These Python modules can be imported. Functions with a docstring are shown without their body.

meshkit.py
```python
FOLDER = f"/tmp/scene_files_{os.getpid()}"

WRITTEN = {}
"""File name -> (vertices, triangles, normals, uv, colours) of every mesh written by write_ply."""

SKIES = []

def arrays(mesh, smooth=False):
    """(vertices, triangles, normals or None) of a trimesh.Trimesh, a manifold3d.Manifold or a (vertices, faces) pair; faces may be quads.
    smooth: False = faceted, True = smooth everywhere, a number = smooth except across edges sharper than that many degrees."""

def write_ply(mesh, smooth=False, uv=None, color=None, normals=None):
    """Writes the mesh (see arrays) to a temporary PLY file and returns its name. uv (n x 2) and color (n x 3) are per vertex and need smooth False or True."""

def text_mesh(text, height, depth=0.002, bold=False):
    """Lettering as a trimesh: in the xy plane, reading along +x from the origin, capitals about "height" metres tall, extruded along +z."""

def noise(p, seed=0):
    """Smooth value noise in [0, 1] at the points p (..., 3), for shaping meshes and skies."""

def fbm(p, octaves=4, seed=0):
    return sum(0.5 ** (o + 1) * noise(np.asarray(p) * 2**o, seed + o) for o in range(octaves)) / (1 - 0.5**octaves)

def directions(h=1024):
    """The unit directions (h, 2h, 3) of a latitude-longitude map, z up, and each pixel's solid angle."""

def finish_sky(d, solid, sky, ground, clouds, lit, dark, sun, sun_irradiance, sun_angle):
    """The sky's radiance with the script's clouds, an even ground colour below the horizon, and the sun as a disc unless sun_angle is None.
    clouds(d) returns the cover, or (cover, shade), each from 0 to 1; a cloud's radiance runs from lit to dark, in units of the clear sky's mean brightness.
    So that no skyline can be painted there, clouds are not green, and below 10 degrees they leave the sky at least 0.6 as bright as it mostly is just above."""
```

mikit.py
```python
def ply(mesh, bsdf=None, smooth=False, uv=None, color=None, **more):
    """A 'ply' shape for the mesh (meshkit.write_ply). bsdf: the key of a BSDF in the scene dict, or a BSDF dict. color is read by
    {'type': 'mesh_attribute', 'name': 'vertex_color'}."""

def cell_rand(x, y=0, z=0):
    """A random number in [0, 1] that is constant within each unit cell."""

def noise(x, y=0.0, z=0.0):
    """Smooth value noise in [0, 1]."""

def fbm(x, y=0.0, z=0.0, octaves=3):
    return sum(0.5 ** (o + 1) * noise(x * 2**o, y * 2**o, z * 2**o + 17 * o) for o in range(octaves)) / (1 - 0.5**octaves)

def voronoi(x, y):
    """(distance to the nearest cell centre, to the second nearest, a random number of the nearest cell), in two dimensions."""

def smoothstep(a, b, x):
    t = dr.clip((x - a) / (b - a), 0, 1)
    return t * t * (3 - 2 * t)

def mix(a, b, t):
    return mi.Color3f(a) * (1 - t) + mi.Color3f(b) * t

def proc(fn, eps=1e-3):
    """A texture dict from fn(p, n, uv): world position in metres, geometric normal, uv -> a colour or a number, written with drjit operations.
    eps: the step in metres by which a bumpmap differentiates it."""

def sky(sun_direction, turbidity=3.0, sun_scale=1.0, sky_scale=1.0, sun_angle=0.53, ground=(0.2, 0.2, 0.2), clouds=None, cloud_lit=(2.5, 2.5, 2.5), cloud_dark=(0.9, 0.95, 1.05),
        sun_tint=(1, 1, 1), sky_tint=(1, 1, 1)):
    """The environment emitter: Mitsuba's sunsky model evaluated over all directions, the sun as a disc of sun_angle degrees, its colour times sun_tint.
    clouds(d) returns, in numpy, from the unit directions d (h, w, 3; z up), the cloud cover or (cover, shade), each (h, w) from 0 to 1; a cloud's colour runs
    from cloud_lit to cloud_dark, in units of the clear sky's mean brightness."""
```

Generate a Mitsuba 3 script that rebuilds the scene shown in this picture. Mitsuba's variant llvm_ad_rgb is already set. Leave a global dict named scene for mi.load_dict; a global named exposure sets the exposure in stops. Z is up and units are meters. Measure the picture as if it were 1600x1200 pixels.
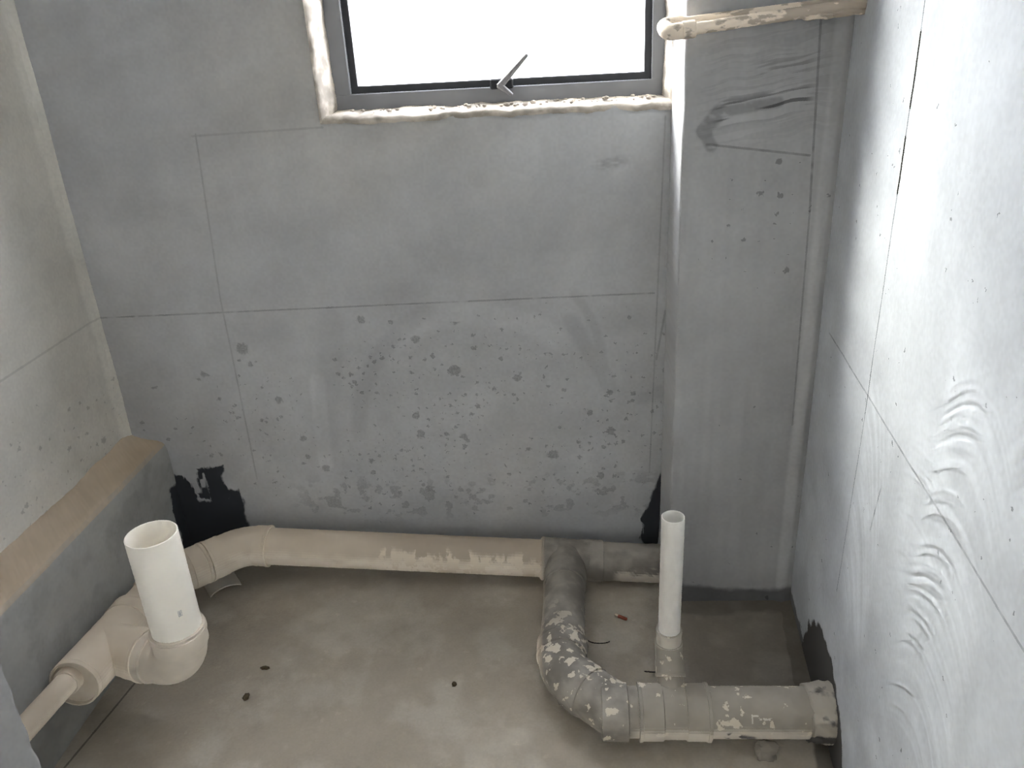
import math
import numpy as np, trimesh, drjit as dr, mitsuba as mi
import mikit, meshkit
from mikit import noise, fbm, smoothstep, mix, voronoi, cell_rand

# ------------------------------------------------------------------ camera, sky, exposure
scene, labels = {}, {}
T = mi.ScalarTransform4f
EYE = np.array([1.31546, -2.05017, 1.49825])
FW = np.array([-0.06884144, 0.91305939, -0.4019744])
UP = np.array([0.02536322, 0.40440189, 0.91422963])
scene['camera'] = {'type': 'perspective', 'fov': 65.832, 'fov_axis': 'x', 'near_clip': 0.02,
                   'to_world': T().look_at(origin=EYE.tolist(), target=(EYE + FW).tolist(), up=UP.tolist())}


def overcast(d):
    return np.ones(d.shape[:2]), 0.25 * meshkit.fbm(d * 3.0, 3, seed=5)


# a hazy sun behind thin cloud, ahead and to the left: it lights the right wall and the shaft's near side
scene['sky'] = mikit.sky((-0.62, 0.65, 0.50), sun_scale=0.105, sky_scale=1.0, sun_angle=30.0, sun_tint=(0.80, 1.0, 1.32), ground=(0.75, 0.74, 0.71), clouds=overcast,
                         cloud_lit=(2.43, 2.5, 2.68), cloud_dark=(1.85, 1.95, 2.15))
exposure = 6.76


# ------------------------------------------------------------------ helpers
def lin(r, g, b):
    return tuple(((c / 255 / 12.92) if c < 10 else ((c / 255 + 0.055) / 1.055) ** 2.4) for c in (r, g, b))


def line(u, v, a, b, w):
    """1 on the segment a-b of the plane (u, v), falling to 0 at w from it."""
    ax, ay = a
    bx, by = b[0] - a[0], b[1] - a[1]
    t = dr.clip(((u - ax) * bx + (v - ay) * by) / (bx * bx + by * by), 0, 1)
    d = dr.sqrt(dr.square(u - ax - t * bx) + dr.square(v - ay - t * by))
    return 1 - smoothstep(w * 0.45, w, d)


def blob(u, v, cu, cv, ru, rv, soft=0.3):
    d = dr.sqrt(dr.square((u - cu) / ru) + dr.square((v - cv) / rv))
    return 1 - smoothstep(1 - soft, 1 + soft, d)


def box_mask(u, v, u0, u1, v0, v1, s):
    return smoothstep(u0 - s, u0 + s, u) * (1 - smoothstep(u1 - s, u1 + s, u)) * smoothstep(v0 - s, v0 + s, v) * (1 - smoothstep(v1 - s, v1 + s, v))


def splatter(u, v, size, seed, amount):
    """Dried drops: at most one per cell, of random size; amount is the share of cells that hold one."""
    uu = u + (fbm(u * 190, v * 190, seed, 2) - 0.5) * 0.010
    vv = v + (fbm(u * 190 + 9, v * 190, seed + 3, 2) - 0.5) * 0.010
    x, y = uu / size + seed * 13.7, vv / size + seed * 5.1
    i, j = dr.floor(x), dr.floor(y)
    r = cell_rand(i, j, seed + 2)
    rad = (0.045 + 0.20 * r * r * r)
    cx, cy = i + 0.28 + 0.44 * cell_rand(i, j, seed + 7), j + 0.28 + 0.44 * cell_rand(i, j, seed + 8)
    d = dr.sqrt(dr.square(x - cx) + dr.square((y - cy) * 1.1))
    on = dr.select(cell_rand(i, j, seed + 11) < amount, 1.0, 0.0)
    return on * (1 - smoothstep(rad * 0.75, rad * 1.1, d))


def material(key, colour, bump=None, scale=0.001, eps=1e-3, rough=0.9, spec=0.2, two=True):
    b = {'type': 'principled', 'base_color': colour if isinstance(colour, dict) else {'type': 'rgb', 'value': list(colour)}, 'roughness': rough, 'specular': spec}
    if bump is not None:
        b = {'type': 'bumpmap', 'tex': mikit.proc(bump, eps), 'scale': scale, 'bsdf': b}
    scene[key] = {'type': 'twosided', 'bsdf': b} if two else b


def put(key, mesh, bsdf, smooth=False, **props):
    scene[key] = mikit.ply(mesh, bsdf, smooth)
    if props:
        labels[key] = props


def slab(O, U, V, N, u0, u1, v0, v1, step, thick, seed, amp=0.003, hole=None, ragged=0.004, extra=None):
    """A wall O + u U + v V with an uneven plastered face towards N, thick behind it, and a rectangular opening."""
    O, U, V, N = (np.asarray(a, float) for a in (O, U, V, N))

    def ticks(a, b, more):
        t = np.linspace(a, b, max(2, int(round((b - a) / step)) + 1))
        for m in more:
            if a < m < b:
                t[np.argmin(abs(t - m))] = m
        return t
    us, vs = ticks(u0, u1, hole[:2] if hole else ()), ticks(v0, v1, hole[2:] if hole else ())
    nu, nv = len(us), len(vs)
    uu, vv = np.meshgrid(us, vs, indexing='ij')
    q = np.stack([uu, vv, np.full_like(uu, seed)], -1)
    h = amp * 2 * (meshkit.fbm(q * [2.2, 2.2, 1], 3, seed) - 0.5) + 0.0012 * (meshkit.fbm(q * [25, 25, 1], 2, seed + 1) - 0.5)
    if extra is not None:
        h = h + extra(uu, vv)
    du = dv = 0
    if hole:
        ring = ((np.isclose(uu, hole[0]) | np.isclose(uu, hole[1])) & (vv >= hole[2] - 1e-6) & (vv <= hole[3] + 1e-6)) | \
               ((np.isclose(vv, hole[2]) | np.isclose(vv, hole[3])) & (uu >= hole[0] - 1e-6) & (uu <= hole[1] + 1e-6))
        du = ring * ragged * 2 * (meshkit.fbm(q * [60, 60, 1], 3, seed + 5) - 0.5)
        dv = ring * ragged * 2 * (meshkit.fbm(q * [60, 60, 1] + 7, 3, seed + 6) - 0.5)
    P = O + (uu + du)[..., None] * U + (vv + dv)[..., None] * V + h[..., None] * N
    B = O + uu[..., None] * U + vv[..., None] * V - thick * N
    idx = np.arange(nu * nv).reshape(nu, nv)
    keep = np.ones((nu - 1, nv - 1), bool)
    if hole:
        cu, cv = (us[:-1] + us[1:]) / 2, (vs[:-1] + vs[1:]) / 2
        keep &= ~((cu[:, None] > hole[0]) & (cu[:, None] < hole[1]) & (cv[None] > hole[2]) & (cv[None] < hole[3]))
    a, b, c, d = idx[:-1, :-1][keep], idx[1:, :-1][keep], idx[1:, 1:][keep], idx[:-1, 1:][keep]
    f = np.vstack([np.stack([a, b, c], 1), np.stack([a, c, d], 1)])
    if np.dot(np.cross(U, V), N) < 0:
        f = f[:, ::-1]
    e = np.vstack([f[:, [0, 1]], f[:, [1, 2]], f[:, [2, 0]]])
    have = set(map(tuple, e))
    edge = np.array([x for x in have if (x[1], x[0]) not in have])
    edge = edge[np.lexsort((edge[:, 1], edge[:, 0]))]
    n = nu * nv
    skirt = np.vstack([np.stack([edge[:, 1], edge[:, 0], edge[:, 0] + n], 1), np.stack([edge[:, 1], edge[:, 0] + n, edge[:, 1] + n], 1)])
    return trimesh.Trimesh(np.vstack([P.reshape(-1, 3), B.reshape(-1, 3)]), np.vstack([f, f[:, ::-1] + n, skirt]), process=False)


def fillet(points, radius, n=10):
    """A polyline with its corners rounded by arcs."""
    p = [np.asarray(a, float) for a in points]
    radius = [radius] * len(p) if np.isscalar(radius) else radius
    out = [p[0]]
    for k in range(1, len(p) - 1):
        a, b = p[k - 1] - p[k], p[k + 1] - p[k]
        la, lb = np.linalg.norm(a), np.linalg.norm(b)
        a, b = a / la, b / lb
        half = math.acos(np.clip(a @ b, -1, 1)) / 2
        t = min(radius[k] / math.tan(half), 0.98 * la, 0.98 * lb)
        r = t * math.tan(half)
        c = p[k] + (a + b) / np.linalg.norm(a + b) * r / math.sin(half)
        s, e = p[k] + a * t - c, p[k] + b * t - c
        ang = math.acos(np.clip(s @ e / r / r, -1, 1))
        for i in range(n + 1):
            w = i / n
            out.append(c + (math.sin((1 - w) * ang) * s + math.sin(w * ang) * e) / math.sin(ang))
    out.append(p[-1])
    return np.array(out)


def frames(path):
    lone = path[-1] - path[0]
    lone = lone if np.linalg.norm(lone) > 1e-9 else path[len(path) // 2] - path[0]
    straight = np.linalg.norm(np.cross(path - path[0], lone), axis=1).max() < 1e-7
    t = np.tile(path[len(path) // 2] - path[0], (len(path), 1)) if straight else np.gradient(path, axis=0)
    t /= np.linalg.norm(t, axis=1, keepdims=True)
    a = np.cross(t[0], [0, 0, 1.0] if abs(t[0][2]) < 0.9 else [1.0, 0, 0])
    a /= np.linalg.norm(a)
    A = []
    for k in range(len(path)):
        a = a - t[k] * (a @ t[k])
        a /= np.linalg.norm(a)
        A.append(a)
    A = np.array(A)
    return t, A, np.cross(t, A)


def loft(path, radii, sides=48, lump=0.0, seed=0, cap=True, ring=None):
    """A round tube along the path with a radius at each of its points; lump roughens the skin (cement caked on it)."""
    path = np.asarray(path, float)
    t, A, B = frames(path)
    ang = np.arange(sides) * 2 * np.pi / sides
    dirs = np.cos(ang)[None, :, None] * A[:, None] + np.sin(ang)[None, :, None] * B[:, None]
    r = np.broadcast_to(np.asarray(radii, float), (len(path),))
    v = path[:, None] + r[:, None, None] * dirs
    if lump:
        v = v + dirs * (lump * 2 * (meshkit.fbm(v * 45, 4, seed) - 0.35))[..., None]
    n, s = len(path), sides
    i, j = np.meshgrid(np.arange(n - 1), np.arange(s), indexing='ij')
    q = np.stack([i * s + j, i * s + (j + 1) % s, (i + 1) * s + (j + 1) % s, (i + 1) * s + j], -1).reshape(-1, 4)
    f = np.vstack([q[:, [0, 1, 2]], q[:, [0, 2, 3]]])
    v = v.reshape(-1, 3)
    if cap:
        k = np.arange(s)
        f = np.vstack([f, np.stack([np.full(s, n * s), (k + 1) % s, k], 1), np.stack([np.full(s, n * s + 1), (n - 1) * s + k, (n - 1) * s + (k + 1) % s], 1)])
        v = np.vstack([v, path[:1], path[-1:]])
    return trimesh.Trimesh(v, f, process=False)


def dense(path, step):
    out = [np.asarray(path[0], float)]
    for a, b in zip(path[:-1], path[1:]):
        m = max(1, int(np.linalg.norm(np.subtract(b, a)) / step))
        out += [a + (b - a) * k / m for k in range(1, m + 1)]
    return np.array(out)


def profile(a, b, stations):
    """Points between a and b at the (metres from a, radius) stations, for loft."""
    a, b = np.asarray(a, float), np.asarray(b, float)
    d = (b - a) / np.linalg.norm(b - a)
    return np.array([a + d * s for s, _ in stations]), np.array([r for _, r in stations])


def run(a, b, r, step=0.02, lump=0.0, seed=0, sides=48):
    return loft(dense([np.asarray(a, float), np.asarray(b, float)], step), r, sides, lump, seed)


def sleeve(a, b, r, rim=0.0015, lump=0.0, seed=0, sides=48):
    """A socket: a short thicker tube with a slightly raised rim at b and eased edges."""
    L = float(np.linalg.norm(np.subtract(b, a)))
    e = 0.0012
    st = [(0, r - 0.0035), (e, r), (L * 0.35, r), (L * 0.6, r)]
    if rim:
        st += [(L - 0.009, r), (L - 0.0078, r + rim), (L - e, r + rim), (L, r - 0.0015)]
    else:
        st += [(L - e, r), (L, r - 0.002)]
    return loft(*profile(a, b, st), sides, lump, seed)


def open_pipe(a, b, r, wall, sides=64):
    """A pipe from a to b that is open at b."""
    L = float(np.linalg.norm(np.subtract(b, a)))
    e = 0.0006
    return loft(*profile(a, b, [(0, r), (L * 0.5, r), (L - e, r), (L, r - e), (L, r - wall + e), (L - e, r - wall), (L * 0.5, r - wall), (0.004, r - wall)]), sides)


def rounded_box(lo, hi, r=0.002):
    lo, hi = np.asarray(lo, float), np.asarray(hi, float)
    pts = [[(lo[0], hi[0])[i] + (r, -r)[i] * a, (lo[1], hi[1])[j] + (r, -r)[j] * b, (lo[2], hi[2])[k] + (r, -r)[k] * c]
           for i in (0, 1) for j in (0, 1) for k in (0, 1) for a, b, c in ((0, 1, 1), (1, 0, 1), (1, 1, 0))]
    return trimesh.convex.convex_hull(np.array(pts))


def lump_mesh(centre, radii, seed, rough=0.35, sub=3):
    m = trimesh.creation.icosphere(sub, 1.0)
    v = np.array(m.vertices)
    v = v * (1 + rough * 2 * (meshkit.fbm(v * 2.3 + seed * 3.1, 3, seed) - 0.5))[:, None]
    m.vertices = v * np.asarray(radii) + np.asarray(centre)
    return m


# ------------------------------------------------------------------ materials
# each wall's marks are in its own metres
def plaster(u, v, seed):
    sweep = fbm(u * 4 + v * 2 + 2 * noise(u * 3, v * 3, seed), v * 11 - u * 3, seed + 2.0, 3)
    return 0.78 + 0.30 * fbm(u * 2.1 + seed, v * 2.1, seed, 4) + 0.16 * (sweep - 0.5) + 0.14 * (fbm(u * 14, v * 9 + seed, 2.0, 3) - 0.5) + 0.07 * (noise(u * 160, v * 160, seed) - 0.5)


def plaster_height(u, v, seed):
    """In millimetres."""
    w = fbm(u * 3 + seed, v * 3, 4.0, 2) * 6
    sweep = noise((u * 0.8 + v * 0.3) * 30 + w * 3, (v * 0.8 - u * 0.3) * 5, seed)
    return 0.5 * sweep + 0.35 * fbm(u * 90, v * 90, seed, 3) + 1.3 * fbm(u * 7, v * 7, seed + 5, 3)


def arc_smear(u, v, cu, cv, r, w, a0, a1):
    """A trowel smear: part of a ring round (cu, cv)."""
    d = dr.sqrt(dr.square(u - cu) + dr.square(v - cv))
    a = dr.atan2(v - cv, u - cu)
    return (1 - smoothstep(w * 0.3, w, dr.abs(d - r))) * smoothstep(a0, a0 + 0.2, a) * (1 - smoothstep(a1 - 0.2, a1, a))


def back_colour(p, n, uv):
    u, v = p.x, p.z
    g = plaster(u, v, 1.0)
    fade = 0.4 + 0.6 * fbm(u * 30, v * 30, 3.0, 2)
    marks = 0.42 * line(u, v, (0.0, 0.8312), (1.555, 0.851), 0.0034) * smoothstep(0.2, 0.6, noise(u * 60, v * 8) + 0.25)
    marks = dr.maximum(marks, 0.26 * line(u, v, (0.3899, 1.311), (0.3665, 0.870), 0.0032))
    marks = dr.maximum(marks, 0.26 * line(u, v, (0.3665, 0.870), (0.3641, 0.300), 0.0032))
    marks = dr.maximum(marks, 0.20 * line(u, v, (0.38, 1.307), (0.72, 1.313), 0.0036))
    marks = dr.maximum(marks, 0.28 * line(u, v, (1.573, 1.30), (1.553, 0.30), 0.003))
    marks = dr.maximum(marks, 0.35 * line(u, v, (1.586, 0.80), (1.565, 0.66), 0.004))
    g = g * (1 - marks * fade)
    dens = blob(u, v, 0.98, 0.50, 0.70, 0.26, 0.5)
    clump = smoothstep(0.22, 0.55, fbm(u * 5, v * 6, 12.0, 2))
    s = splatter(u, v, 0.060, 1, 0.85 * dens * clump) + splatter(u, v, 0.026, 21, 0.50 * dens * clump) + splatter(u, v, 0.085, 41, 0.6 * dens * clump) + splatter(u + 0.017, v + 0.02, 0.036, 51, 0.70 * dens * clump) + splatter(u + 0.04, v + 0.01, 0.019, 71, 0.45 * dens * clump)
    s = s + 0.7 * smoothstep(0.58, 0.66, fbm(u * 38, v * 44, 14.0, 4)) * smoothstep(0.12, 0.2, v) * (1 - smoothstep(0.24, 0.34, v)) * smoothstep(0.4, 0.6, u)
    s = s + splatter(u, v, 0.07, 61, 0.25 * blob(u, v, 0.15, 0.5, 0.22, 0.2, 0.4))
    g = g * (1 - 0.42 * dr.clip(s, 0, 1) * (0.55 + 0.45 * noise(u * 300, v * 300)))
    # broad trowel smears
    k = arc_smear(u, v, 1.16, 0.42, 0.46, 0.035, 1.9, 3.2) + arc_smear(u, v, 1.02, 0.62, 0.40, 0.02, -0.2, 0.75)
    k = k + line(u, v, (0.67, 0.80), (0.60, 0.42), 0.05) * 0.6 + line(u, v, (1.33, 0.78), (1.44, 0.58), 0.03) + arc_smear(u, v, 1.5, 0.7, 0.16, 0.03, -1.6, 0.2)
    g = g * (1 - 0.10 * dr.clip(k, 0, 1)) * (1 + 0.10 * arc_smear(u, v, 1.06, 0.45, 0.36, 0.05, 0.7, 2.3) + 0.10 * line(u, v, (0.60, 0.62), (0.585, 0.35), 0.03))
    g = g * (1 + 0.10 * blob(u, v, 0.955, 0.845, 0.05, 0.02, 0.8))
    # scuffs under the window
    g = g * (1 - 0.25 * blob(u, v + (u - 1.44) * -0.15, 1.44, 1.195, 0.045, 0.014, 0.5) * noise(u * 90, v * 200))
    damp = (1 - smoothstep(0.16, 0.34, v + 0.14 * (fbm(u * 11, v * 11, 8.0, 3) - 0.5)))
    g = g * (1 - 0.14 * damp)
    col = mi.Color3f(0.405, 0.413, 0.424) * g
    col = mix(col, mi.Color3f(0.44, 0.423, 0.39) * g, smoothstep(0.45, 0.8, fbm(u * 1.3, v * 1.3, 9.0, 3)) * 0.6)
    # black sealer painted round the pipe's way
    e = 0.022 * (fbm(u * 45, v * 45, 5.0, 3) - 0.5) + 0.008 * (noise(u * 230, v * 45, 1.0) - 0.5)
    uu, vv = u + e, v + e
    tar = dr.maximum(box_mask(uu, vv, 0.045, 0.158, -0.1, 0.270, 0.004), blob(uu, vv, 0.105, 0.268, 0.052, 0.056, 0.08))
    tar = dr.maximum(tar, box_mask(uu, vv, 0.205, 0.262, 0.1, 0.345, 0.004))
    tar = dr.maximum(tar, box_mask(uu - 0.02 * smoothstep(0.2, 0.34, v), vv, 0.160, 0.215, 0.235, 0.340, 0.004) * smoothstep(0.45, 0.6, noise(u * 100, v * 38, 7.0)))
    tar = dr.maximum(tar, box_mask(uu, vv, 0.05, 0.290, -0.1, 0.225, 0.005))
    tar = dr.maximum(tar, box_mask(uu, vv, 0.255, 0.305, 0.1, 0.262, 0.006))
    tar = dr.maximum(tar, smoothstep(0.0, 0.008, (uu - 1.530) - dr.maximum(vv - 0.15, 0) * 0.36) * (1 - smoothstep(0.29, 0.31, vv)))
    return mix(col, mi.Color3f(0.034, 0.037, 0.042), tar)


def back_bump(p, n, uv):
    u, v = p.x, p.z
    h = plaster_height(u, v, 1.0)
    r = dr.sqrt(dr.square(u - 1.06) + dr.square(v - 0.45))
    h = h + 0.25 * noise(r * 110, dr.atan2(v - 0.45, u - 1.06) * 2) * blob(u, v, 1.05, 0.68, 0.4, 0.2, 0.5)
    h = h + 2.0 * fbm(u * 40, v * 40, 2.0, 3) * (1 - smoothstep(0.18, 0.30, v))
    return h


def left_colour(p, n, uv):
    u, v = p.y, p.z
    g = plaster(u, v, 11.0)
    g = g * (1 + 0.16 * smoothstep(-0.052, -0.030, u + 0.030 * (fbm(u * 10, v * 16, 2.0, 3) - 0.5)))
    g = g * (1 - 0.16 * line(u, v, (0.0, 0.832), (-0.6, 0.82), 0.004))
    dens = blob(u, v, -0.28, 0.55, 0.42, 0.15, 0.5)
    s = splatter(u, v, 0.05, 3, 0.5 * dens) + splatter(u, v, 0.028, 23, 0.4 * dens)
    g = g * (1 - 0.28 * dr.clip(s, 0, 1))
    return mix(mi.Color3f(0.54, 0.52, 0.475), mi.Color3f(0.50, 0.492, 0.465), smoothstep(0.35, 0.65, fbm(u * 2.5, v * 2.5, 4.0, 3))) * g


def left_bump(p, n, uv):
    return plaster_height(p.y, p.z, 11.0)


def column_colour(p, n, uv):
    u, v = p.x, p.z
    g = plaster(u, v, 21.0) * (1 + 0.07 * (noise(u * 70, v * 5, 2.0) - 0.5))
    marks = 0.42 * line(u, v, (1.8626, 1.52), (1.8797, 1.0977), 0.0035) + 0.36 * line(u, v, (1.8797, 1.0977), (1.890, 0.55), 0.003)
    marks = marks + 0.40 * line(u, v, (1.640, 1.256), (1.868, 1.222), 0.0035)
    g = g * (1 - dr.clip(marks, 0, 1) * (0.5 + 0.5 * noise(u * 80, v * 80)))
    # dark horizontal trowel drags below the water pipes
    warp = v + 0.03 * (fbm(u * 11, v * 9, 1.0, 2) - 0.5) - 0.16 * (u - 1.72)
    drag = fbm(u * 10, warp * 120, 2.0, 3)
    zone = 1.0 * box_mask(u, warp, 1.66, 1.855, 1.300, 1.345, 0.016) + 0.35 * box_mask(u, warp, 1.74, 1.855, 1.38, 1.42, 0.02) + 0.16 * box_mask(u, warp, 1.62, 1.90, 1.25, 1.50, 0.03)
    g = g * (1 - 0.62 * dr.clip(zone, 0, 1) * smoothstep(0.46, 0.66, drag))
    ring = line(u, v + 0.012 * (noise(u * 30, v * 30) - 0.5), (1.632, 1.285), (1.662, 1.322), 0.022) + line(u, v, (1.662, 1.322), (1.79, 1.338), 0.016) + line(u, v, (1.632, 1.285), (1.650, 1.252), 0.018)
    g = g * (1 - 0.34 * dr.clip(ring, 0, 1) * smoothstep(0.2, 0.6, fbm(u * 40, v * 60, 3.0, 3) + 0.12))
    g = g * (1 + 0.10 * blob(u, v, 1.715, 1.285, 0.05, 0.03, 0.6))
    s = splatter(u, v, 0.05, 5, 0.55 * blob(u, v, 1.79, 0.57, 0.10, 0.05, 0.4)) + splatter(u, v, 0.036, 9, 0.40 * blob(u, v, 1.77, 1.08, 0.13, 0.16, 0.4))
    s = s + splatter(u, v, 0.055, 15, 0.2 * (1 - smoothstep(0.5, 0.6, v)))
    g = g * (1 - 0.40 * dr.clip(s, 0, 1))
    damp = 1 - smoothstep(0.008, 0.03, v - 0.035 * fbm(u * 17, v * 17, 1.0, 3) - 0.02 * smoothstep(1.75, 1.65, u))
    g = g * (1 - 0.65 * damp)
    g = g * (1 + 0.22 * line(u, v, (1.903, 0.05), (1.908, 1.6), 0.02))
    return mi.Color3f(0.325, 0.329, 0.334) * g


def column_bump(p, n, uv):
    return plaster_height(p.x * 0.6 + p.y, p.z, 21.0) + 0.5 * noise(p.x * 8, (p.z - 0.18 * p.x) * 90, 1.0) * smoothstep(1.2, 1.35, p.z)


def fans(u, v):
    """Trowel fans on the right wall: stacked arches, leaf-shaped sweeps and straight strokes; (height, mask)."""
    c, k = u + 1.115, 0
    h1 = v + dr.square(c) * 4.0
    f1 = noise(h1 * 130 + 3 * noise(u * 8, v * 8), c * 6, 1.0) * (1 - smoothstep(0.09, 0.14, dr.abs(c))) * box_mask(u, v, -1.4, -0.9, 0.42, 1.05, 0.05)
    c2 = u + 0.74
    h2 = v * 0.8 + dr.square(c2 - 0.12) * 5.0
    f2 = noise(h2 * 115 + 2 * noise(u * 9, v * 9), c2 * 6, 2.0) * (1 - smoothstep(0.07, 0.11, dr.abs(c2))) * box_mask(u, v, -0.9, -0.6, 0.36, 0.86, 0.04)
    s = u * 0.75 + v * 0.66
    f3 = noise(s * 150, (v * 0.75 - u * 0.66) * 7, 3.0) * 0.7 * blob(u, v, -1.33, 1.08, 0.13, 0.17, 0.4)
    f4 = noise((dr.sqrt(dr.square(u + 1.0) + dr.square(v - 0.55))) * 160, u * 5, 4.0) * blob(u, v, -1.0, 0.80, 0.12, 0.14, 0.4)
    return f1 + f2 + f3 + 0.6 * f4


def right_colour(p, n, uv):
    u, v = p.y, p.z
    g = plaster(u, v, 31.0)
    pencil = line(u, v, (-0.648, 1.60), (-0.645, 0.80), 0.0035) + line(u, v, (-0.645, 0.80), (-0.625, 0.36), 0.003) * 0.7
    thick = line(u, v, (-0.648, 1.47), (-0.648, 1.36), 0.0055) + line(u, v, (-0.647, 1.31), (-0.646, 1.22), 0.005)
    marks = 0.6 * pencil * (0.5 + 0.5 * noise(v * 40, u * 40)) + 0.8 * dr.clip(thick, 0, 1)
    marks = marks + 0.45 * line(u, v, (-0.30, 0.835), (-1.6, 0.842), 0.003) * (0.4 + 0.6 * noise(u * 70, v * 70))
    marks = marks + 0.5 * line(u, v, (-0.80, 0.73), (-0.775, 0.62), 0.004) * noise(v * 60, u * 60)
    marks = marks + 0.5 * splatter(u, v, 0.014, 7, 0.035)
    g = g * (1 - dr.clip(marks, 0, 1)) * (1 + 0.16 * (fans(u, v) - 0.25))
    g = g * (1 - 0.10 * smoothstep(0.45, 0.7, fbm(u * 9, v * 9, 6.0, 3)) * (1 - smoothstep(0.3, 0.7, v)))
    col = mi.Color3f(0.425, 0.447, 0.475) * g
    e = 0.035 * (fbm(u * 26, v * 26, 5.0, 3) - 0.5)
    hole = (1 - smoothstep(-0.004, 0.004, (dr.sqrt(dr.square((u + 0.615) / 0.222) + dr.square(v / 0.195)) - 1) * 0.2 + e))
    base = 1 - smoothstep(0.02, 0.035, v + e)
    return mix(col, mi.Color3f(0.060, 0.058, 0.055), dr.maximum(hole, base * 0.8 * smoothstep(-0.75, -0.65, u)))


def right_bump(p, n, uv):
    return plaster_height(p.y, p.z, 31.0) + 4.0 * fans(p.y, p.z)


def floor_colour(p, n, uv):
    u, v = p.x, p.y
    g = 0.72 + 0.38 * fbm(u * 3, v * 3, 2.0, 4) + 0.14 * (fbm(u * 22, v * 22, 1.0, 3) - 0.5) + 0.08 * (noise(u * 240, v * 240) - 0.5)
    g = g * (1 + 0.10 * splatter(u, v, 0.03, 33, 0.3))
    pale = smoothstep(0.42, 0.72, fbm(u * 11, v * 11, 7.0, 5))
    col = mix(mi.Color3f(0.345, 0.305, 0.250), mi.Color3f(0.405, 0.368, 0.312), pale) * g
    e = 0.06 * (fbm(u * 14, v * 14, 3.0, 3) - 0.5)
    wet_shade = smoothstep(-0.285, -0.225, v + e) * smoothstep(1.58, 1.64, u + e) + smoothstep(1.893, 1.905, u - 0.1 * (v + 0.2) + e * 0.4)
    wet_shade = dr.clip(wet_shade + 0.75 * smoothstep(1.44, 1.66, u + e) * smoothstep(-0.66, -0.55, v), 0, 1)  # recess between pipes and shaft: damp cement, with shade painted in as well
    crack = line(u, v, (0.20, -0.30), (0.13, -0.80), 0.004) * 0.5
    return col * (1 - 0.60 * wet_shade) * (1 - crack)


def floor_bump(p, n, uv):
    return 3.0 * fbm(p.x * 9, p.y * 9, 1.0, 4) + 0.8 * fbm(p.x * 70, p.y * 70, 2.0, 2)


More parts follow.
